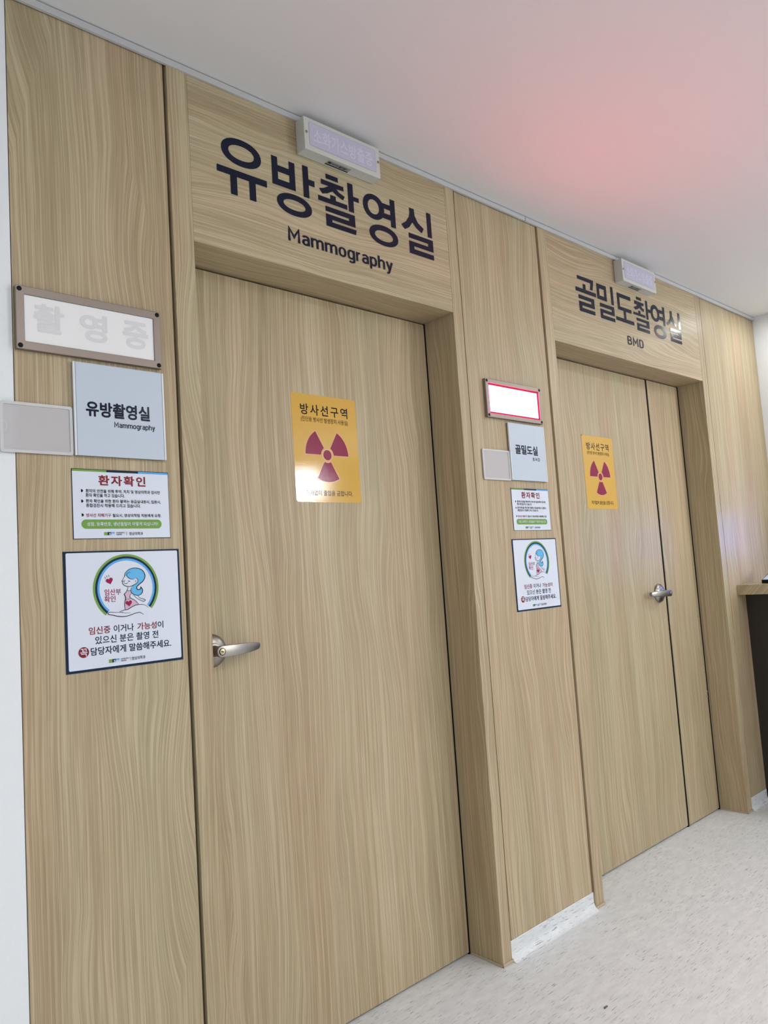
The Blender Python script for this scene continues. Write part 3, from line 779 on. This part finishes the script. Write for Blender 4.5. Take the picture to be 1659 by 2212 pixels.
FILL = {'hair': [[0.1323, 0.1976], [0.1338, 0.2043], [0.1402, 0.2107], [0.1496, 0.2137], [0.1605, 0.2136], [0.1706, 0.2094], [0.1771, 0.2015], [0.1779, 0.1931], [0.1728, 0.1843], [0.1654, 0.1787], [0.1589, 0.1723], [0.1595, 0.1678], [0.1634, 0.1665], [0.1674, 0.1688], [0.168, 0.1718], [0.1712, 0.1656], [0.1702, 0.1596], [0.1645, 0.1548], [0.1559, 0.155], [0.149, 0.1587], [0.1454, 0.1649], [0.1464, 0.1708], [0.1505, 0.1766], [0.1569, 0.1799], [0.1609, 0.1835], [0.1612, 0.1895], [0.1574, 0.1924], [0.1526, 0.1899], [0.1448, 0.1911], [0.1393, 0.1951], [0.1367, 0.1989]],
 'dress': [[0.1366, 0.1658], [0.1438, 0.1653], [0.1467, 0.1589], [0.1427, 0.1547], [0.1432, 0.1495], [0.1523, 0.1436], [0.1591, 0.1372], [0.1608, 0.1336], [0.155, 0.1323], [0.1455, 0.1292], [0.1353, 0.1249], [0.1304, 0.1239], [0.1295, 0.1319], [0.1307, 0.1422], [0.1319, 0.148], [0.1311, 0.154], [0.1293, 0.1578], [0.1329, 0.162]]}
STROKE = {'hairline': [[0.1312, 0.1955], [0.1325, 0.2028], [0.1394, 0.2104], [0.1496, 0.2143], [0.1606, 0.2142], [0.1714, 0.2101], [0.1777, 0.2015], [0.1782, 0.1924], [0.1728, 0.184], [0.1654, 0.1787], [0.1586, 0.1724], [0.1592, 0.1674], [0.1634, 0.1661], [0.1679, 0.1688], [0.1677, 0.1721], [0.1717, 0.1656], [0.1706, 0.1592], [0.1644, 0.1542], [0.1558, 0.1544], [0.1482, 0.1581], [0.1443, 0.1643], [0.1456, 0.1709]], 'faceline': [[0.1312, 0.1977], [0.1271, 0.1898], [0.1247, 0.1869], [0.127, 0.1861], [0.1261, 0.1824], [0.129, 0.1785], [0.135, 0.1752], [0.1434, 0.1743], [0.1529, 0.1776], [0.1593, 0.1813], [0.1618, 0.1857], [0.1604, 0.191], [0.1566, 0.1924]], 'fringe': [[0.1454, 0.206], [0.1384, 0.2041], [0.1364, 0.1989], [0.1396, 0.1943], [0.1456, 0.1906], [0.1534, 0.1902]], 'smile': [[0.1293, 0.184], [0.1321, 0.1813], [0.1357, 0.1811], [0.1388, 0.1835]], 'eye': [[0.139, 0.1876], [0.1415, 0.1857], [0.1446, 0.1858]], 'eye2': [[0.127, 0.1868], [0.1297, 0.1866], [0.132, 0.1883]], 'ear': [[0.1551, 0.1875], [0.1571, 0.1859], [0.1549, 0.1831]], 'neckl': [[0.1385, 0.1743], [0.1374, 0.1691], [0.1362, 0.1658], [0.1438, 0.165]], 'front': [[0.1362, 0.1658], [0.1329, 0.1616], [0.1293, 0.1578], [0.1315, 0.1532], [0.1319, 0.148], [0.1302, 0.1422], [0.1292, 0.132], [0.1304, 0.1239]], 'back': [[0.1467, 0.1589], [0.1423, 0.1547], [0.1428, 0.1495], [0.1523, 0.1436], [0.1583, 0.138], [0.1613, 0.1336]], 'arm': [[0.1597, 0.1533], [0.165, 0.1475], [0.1735, 0.1445], [0.1769, 0.1424], [0.1757, 0.14], [0.171, 0.1401], [0.1609, 0.1453], [0.1496, 0.155]], 'hand1': [[0.1838, 0.1248], [0.1761, 0.1307], [0.1667, 0.1329], [0.155, 0.1323], [0.1447, 0.1286], [0.1361, 0.1241], [0.1261, 0.1231], [0.12, 0.1216], [0.1169, 0.1194]], 'hand2': [[0.1260, 0.1197], [0.1094, 0.1196], [0.0975, 0.1213], [0.0922, 0.1195], [0.0928, 0.1166], [0.1032, 0.1142], [0.1135, 0.1109], [0.1256, 0.1094], [0.1379, 0.1106], [0.1503, 0.114], [0.1621, 0.116], [0.1675, 0.1138], [0.1718, 0.1105]], 'hand3': [[0.1169, 0.12], [0.1289, 0.117], [0.1419, 0.1165]]}
PALM = [[0.0922, 0.1195], [0.0975, 0.1213], [0.1094, 0.1200], [0.1169, 0.1205], [0.1261, 0.1231], [0.1361, 0.1241], [0.1447, 0.1286], [0.155, 0.1323], [0.1667, 0.1329], [0.1761, 0.1307], [0.1838, 0.1248], [0.190, 0.118], [0.1718, 0.1105], [0.1621, 0.116], [0.1503, 0.114], [0.1379, 0.1106], [0.1256, 0.1094], [0.1135, 0.1109], [0.1032, 0.1142], [0.0928, 0.1166]]

def pregnancy_notice(x, z, s, label):
    e = empty('notice', (x, Y_P, z), label, 'notice', 'pregnancy check notices')
    y = Y_P-.0015
    W_, H_ = .2640*s, .2550*s
    X = lambda v: x+(v+.3415)*s
    Z = lambda v: z+(v-1.0760)*s
    def loc(p): return [(x+a*s, z+b_*s) for a, b_ in p]
    box('board', x, x+W_, y, Y_P-.0002, z, z+H_, POSTN, e)
    y -= .0003
    shape('sheet', [rrect(x+.0055*s, x+W_-.0045*s, z+.0052*s, z+H_-.0035*s, .003)], y, POST, e)
    y -= .0003
    cx, cz = .1354, .1715
    def arc(r0, r1):
        a0, a1, n = -41, 229, 60
        p = [(cx+r1*math.cos(math.radians(a0+(a1-a0)*i/n)), cz+r1*math.sin(math.radians(a0+(a1-a0)*i/n))) for i in range(n+1)]
        p += [(cx+r0*math.cos(math.radians(a1-(a1-a0)*i/n)), cz+r0*math.sin(math.radians(a1-(a1-a0)*i/n))) for i in range(n+1)]
        return [loc(p)]
    shape('green_ring', arc(.0699, .0748), y, GREEN, e)
    shape('navy_ring', arc(.0653, .0699), y, POSTN, e)
    shape('blue_ring', arc(.0606, .0653), y, BLUE, e)
    g = shape('drawn_woman', [loc(smooth_closed(FILL['hair']))], y-.0003, HAIRB, e)
    shape('drawn_dress', [loc(smooth_closed(FILL['dress'], 3))], y-.0002, PINK, e)
    shape('drawn_hand', [loc(smooth_closed(PALM, 3))], y-.0004, POST, e)
    bm = bmesh.new()
    wd = dict(hairline=.0019, faceline=.0013, front=.0016, back=.0012, hand1=.0014, hand2=.0016, hand3=.0009, arm=.0012, fringe=.0012, smile=.0010, eye=.0014, eye2=.0012, ear=.0009, neckl=.0012)
    for k, p in STROKE.items(): ribbon(bm, loc(p), wd[k]*s, y-.0006)
    for hx, hz, r in ((-.2538, 1.2722, 1), (-.2500, 1.2748, 1), (-.2455, 1.2762, 1), (-.2088, 1.2215, .7), (-.2046, 1.2222, .7), (-.2008, 1.2232, .7)):
        a = math.radians(118 - (hx+.25)*800) if r == 1 else math.radians(90)
        ribbon(bm, [(X(hx-.0010*math.cos(a)), Z(hz-.0018*r)), (X(hx), Z(hz)), (X(hx+.0010*math.cos(a)), Z(hz+.0022*r))], .0011*s, y-.0006)
    tag(link('drawn_outline', done(bm, 'drawn_outline'), BLACKP, e), kind='stuff')
    shape('heart', [loc(heart(.0978, .1878, .0170, .28))], y-.0003, CRIM, e)
    shape('heart', [loc(heart(.1391, .1366, .0158, .12))], y-.0005, CRIM, e)
    def T(nm, s_, a, b_, c, d_, mt, wt):
        return text(nm, s_, X(a), X(b_), Z(c), Z(d_), y, mt, e, weight=wt)
    T('ring_text', '임산부', -.2560, -.2194, 1.2336, 1.2474, CRIM, .012)
    T('ring_text', '확인', -.2566, -.2321, 1.2190, 1.2324, CRIM, .012)
    T('text_line', '임신중', -.2926, -.2458, 1.1529, 1.1689, DRED, .017)
    T('text_line', '이거나', -.2386, -.1932, 1.1527, 1.1690, POSTN, .015)
    T('text_line', '가능성', -.1850, -.1395, 1.1528, 1.1688, DRED, .017)
    T('text_line', '이', -.1372, -.1235, 1.1528, 1.1684, POSTN, .015)
    T('text_line', '있으신 분은 촬영 전', -.2795, -.1365, 1.1314, 1.1482, POSTN, .015)
    T('text_line', '담당자에게 말씀해주세요.', -.2900, -.1063, 1.1085, 1.1255, POSTN, .018)
    c_ = shape('red_dot', [ellipse(X(-.3045), Z(1.1174), .0113*s, .0113*s, 32)], y, DRED, e)
    text('dot_text', '꼭', X(-.3122), X(-.2968), Z(1.1088), Z(1.1254), y-.0003, POST, c_, weight=.012)
    hospital_logo(e, X(-.2516), Z(1.0890), y, .0074*s)
    T('hospital_name', '순천향대학교', -.2255, -.2054, 1.0930, 1.0961, BLACKP, .014)
    T('hospital_name', '서울병원', -.2257, -.2129, 1.0889, 1.0922, BLACKP, .014)
    shape('divider', [[(X(-.2032), Z(1.0887)), (X(-.2025), Z(1.0887)), (X(-.2025), Z(1.0963)), (X(-.2032), Z(1.0963))]], y, POSTN, e)
    T('department', '영상의학과', -.2004, -.1691, 1.0888, 1.0963, POSTN, .015)
pregnancy_notice(-.3407, 1.0754, 1.0055, 'square navy-edged notice with drawn woman on a hand, left of the left door')
pregnancy_notice(1.1747, 1.0837, .9840, 'square navy-edged notice with drawn woman on a hand, between the doors')

# ------------------------------------------------------------------ radiation stickers on the doors
def radiation_sticker(x, z, s, label, curl=False):
    e = empty('warning_sticker', (x, D, z), label, 'warning sticker', 'radiation area stickers on the doors')
    X = lambda v: x+(v-.3663)*s
    Z = lambda v: z+(v-1.4665)*s
    W_, H_ = .2457*s, .3235*s
    y = D-.0006
    shape('film', [rrect(x, x+W_, z, z+H_, .009*s)], y, YELL, e, th=.0004)
    y -= .0002
    text('title', '방사선구역', X(.3979), X(.5773), Z(1.7275), Z(1.7606), y, BLKGL, e, weight=.016, spacing=1.28)
    text('subtitle', '(진단용 방사선 발생장치 사용실)', X(.3985), X(.5778), Z(1.7045), Z(1.7222), y, BLKGL, e, weight=.008)
    text('footer', '허가없이 출입을 금합니다.', X(.4015), X(.5798), Z(1.4860), Z(1.5026), y, BLKGL, e, weight=.012)
    cx, cz = X(.4895), Z(1.6095)
    def sector(r0, r1, a, h):
        n = 14
        p = [(cx+r1*s*math.cos(math.radians(a-h+2*h*i/n)), cz+r1*s*math.sin(math.radians(a-h+2*h*i/n))) for i in range(n+1)]
        return p + [(cx+r0*s*math.cos(math.radians(a+h-2*h*i/n)), cz+r0*s*math.sin(math.radians(a+h-2*h*i/n))) for i in range(n+1)]
    for a in (270, 30, 150):
        h0 = math.degrees(.0016/.055)
        bl = shape('blade', [sector(.0235, .0815, a, 30)], y-.0002, MAGE, e)
        shape('blade_outline', [sector(.0220, .0832, a, 30+h0)], y, PEACH, bl)
    hb = shape('hub', [ellipse(cx, cz, .0158*s, .0158*s, 32)], y-.0002, MAGE, e)
    shape('hub_outline', [ellipse(cx, cz, .0185*s, .0185*s, 32), ellipse(cx, cz, .0158*s, .0158*s, 32)], y, PEACH, hb)
    if curl:
        shape('curled_corner', [[(x-.002, z+H_-.006), (x+.003, z+H_-.001), (x+.0065, z+H_+.0015), (x+.0015, z+H_+.0005)]], y-.0012, BLKPL, e, th=.0008)
radiation_sticker(.3663, 1.4665, 1.0, 'yellow radiation area sticker with red trefoil on the left door')
radiation_sticker(1.8710, 1.4635, .982, 'yellow radiation area sticker with red trefoil on the right door', True)

# ------------------------------------------------------------------ counter at the right
ct = empty('counter', (2.945, 0, 0), 'wood-topped counter with dark body against the right wall', 'counter')
box('countertop', 2.945, X_R-.002, -1.35, Y_P-.0005, 1.027, 1.0765, WH, ct, bevel=.0012)
box('body', 3.038, X_R-.002, -1.30, Y_P-.0005, 0.06, 1.0265, DARKL, ct)
box('plinth', 3.075, X_R-.002, -1.28, Y_P-.03, 0.0005, 0.0595, BLKPL, ct)

dv = empty('tablet_terminal', (3.0, -.10, 1.0775), 'black terminal with sloping pale blue face on the counter edge', 'terminal')
def wedge(name, x0, x1, y0, y1, za, zb_, zc, zd, mat):
    bm = bmesh.new()
    v = [bm.verts.new(q) for q in ((x0,y0,za),(x1,y0,za),(x1,y1,za),(x0,y1,za),(x0,y0,zb_),(x1,y0,zd),(x1,y1,zd),(x0,y1,zb_))]
    for f in ((0,3,2,1),(4,5,6,7),(0,1,5,4),(1,2,6,5),(2,3,7,6),(3,0,4,7)): bm.faces.new([v[i] for i in f])
    return link(name, done(bm, name), mat, dv, bevel=.002)
wedge('base', 3.0, 3.17, -.46, -.095, 1.0777, 1.0945, 0, 1.150, BLKPL)
bm = bmesh.new()
v = [bm.verts.new(q) for q in ((3.0025, -.455, 1.0960), (3.0025, -.099, 1.0960), (3.168, -.103, 1.1502), (3.168, -.451, 1.1502))]
bm.faces.new(v); bmesh.ops.recalc_face_normals(bm, faces=bm.faces)
fc = link('pale_face', done(bm, 'pale_face'), SILV, dv)
mn = empty('monitor', (3.40, -.36, 1.0775), 'small monitor with blue screen standing on the counter', 'monitor')
box('screen_housing', 3.402, 3.425, -.56, -.16, 1.21, 1.46, BLKPL, mn, bevel=.003)
box('screen', 3.4005, 3.4018, -.55, -.17, 1.22, 1.45, SCRN, mn)
box('stand', 3.406, 3.420, -.39, -.33, 1.09, 1.215, BLKPL, mn)
box('foot', 3.34, 3.47, -.44, -.28, 1.0777, 1.0895, BLKPL, mn, bevel=.003)

# ------------------------------------------------------------------ ceiling downlights
def downlight(x, y, r, label, mat, lr=0.8):
    e = empty('downlight', (x, y, ZC), label, 'downlight', 'recessed ceiling downlights')
    bm = bmesh.new(); n = 40
    pr = [(r, ZC-.0002), (r, ZC-.003), (r*.97, ZC-.0048), (r*(lr+.06), ZC-.0052), (r*lr, ZC-.002)]
    R_ = [[bm.verts.new((x+q*math.cos(2*math.pi*i/n), y+q*math.sin(2*math.pi*i/n), zz)) for i in range(n)] for q, zz in pr]
    for a, c in zip(R_, R_[1:]):
        for i in range(n):
            j = (i+1) % n; bm.faces.new((a[i], a[j], c[j], c[i]))
    bmesh.ops.recalc_face_normals(bm, faces=bm.faces)
    link('ring', done(bm, 'ring'), TRIMW, e, smooth=True)
    bm = bmesh.new()
    vv = [bm.verts.new((x+r*lr*math.cos(2*math.pi*i/n), y+r*lr*math.sin(2*math.pi*i/n), ZC-.0018)) for i in range(n)]
    f = bm.faces.new(vv); f.normal_update()
    if f.normal.z > 0: f.normal_flip()
    link('lens', done(bm, 'lens'), mat, e)
downlight(3.285, -.300, .085, 'downlight in the ceiling over the counter end, by the wood wall', LENS2, 0.42)
for nm, x, y in (('left end of the near row', -2.5, -2.15), ('second in the near row', -.1, -2.15), ('third in the near row', 1.7, -2.15), ('added before the counter to brighten the right wall', 3.15, -1.25),  # the unseen one before the counter is added to brighten wall and counter
                 ('left end of the far row', -1.9, -3.4), ('second in the far row', -.1, -3.4), ('third in the far row', 1.7, -3.4), ('right end of the far row', 4.6, -3.4)):
    downlight(x, y, .10, 'round recessed downlight behind the viewer, ' + nm, LENS)

# ------------------------------------------------------------------ scrap on the floor
sb = bmesh.new()
add_poly(sb, [[(.964, 0.0), (.9785, 0.0), (.9800, .0024), (.966, .0034)]], -.352, .0035)
bmesh.ops.recalc_face_normals(sb, faces=sb.faces)
sc_ = link('scrap', done(sb, 'scrap'), SCRAPM, at=(.971, -.35, 0.0))
sc_.location.z = .0004
tag(sc_, 'tiny dark scrap lying on the pale floor in front of the doors', 'litter')
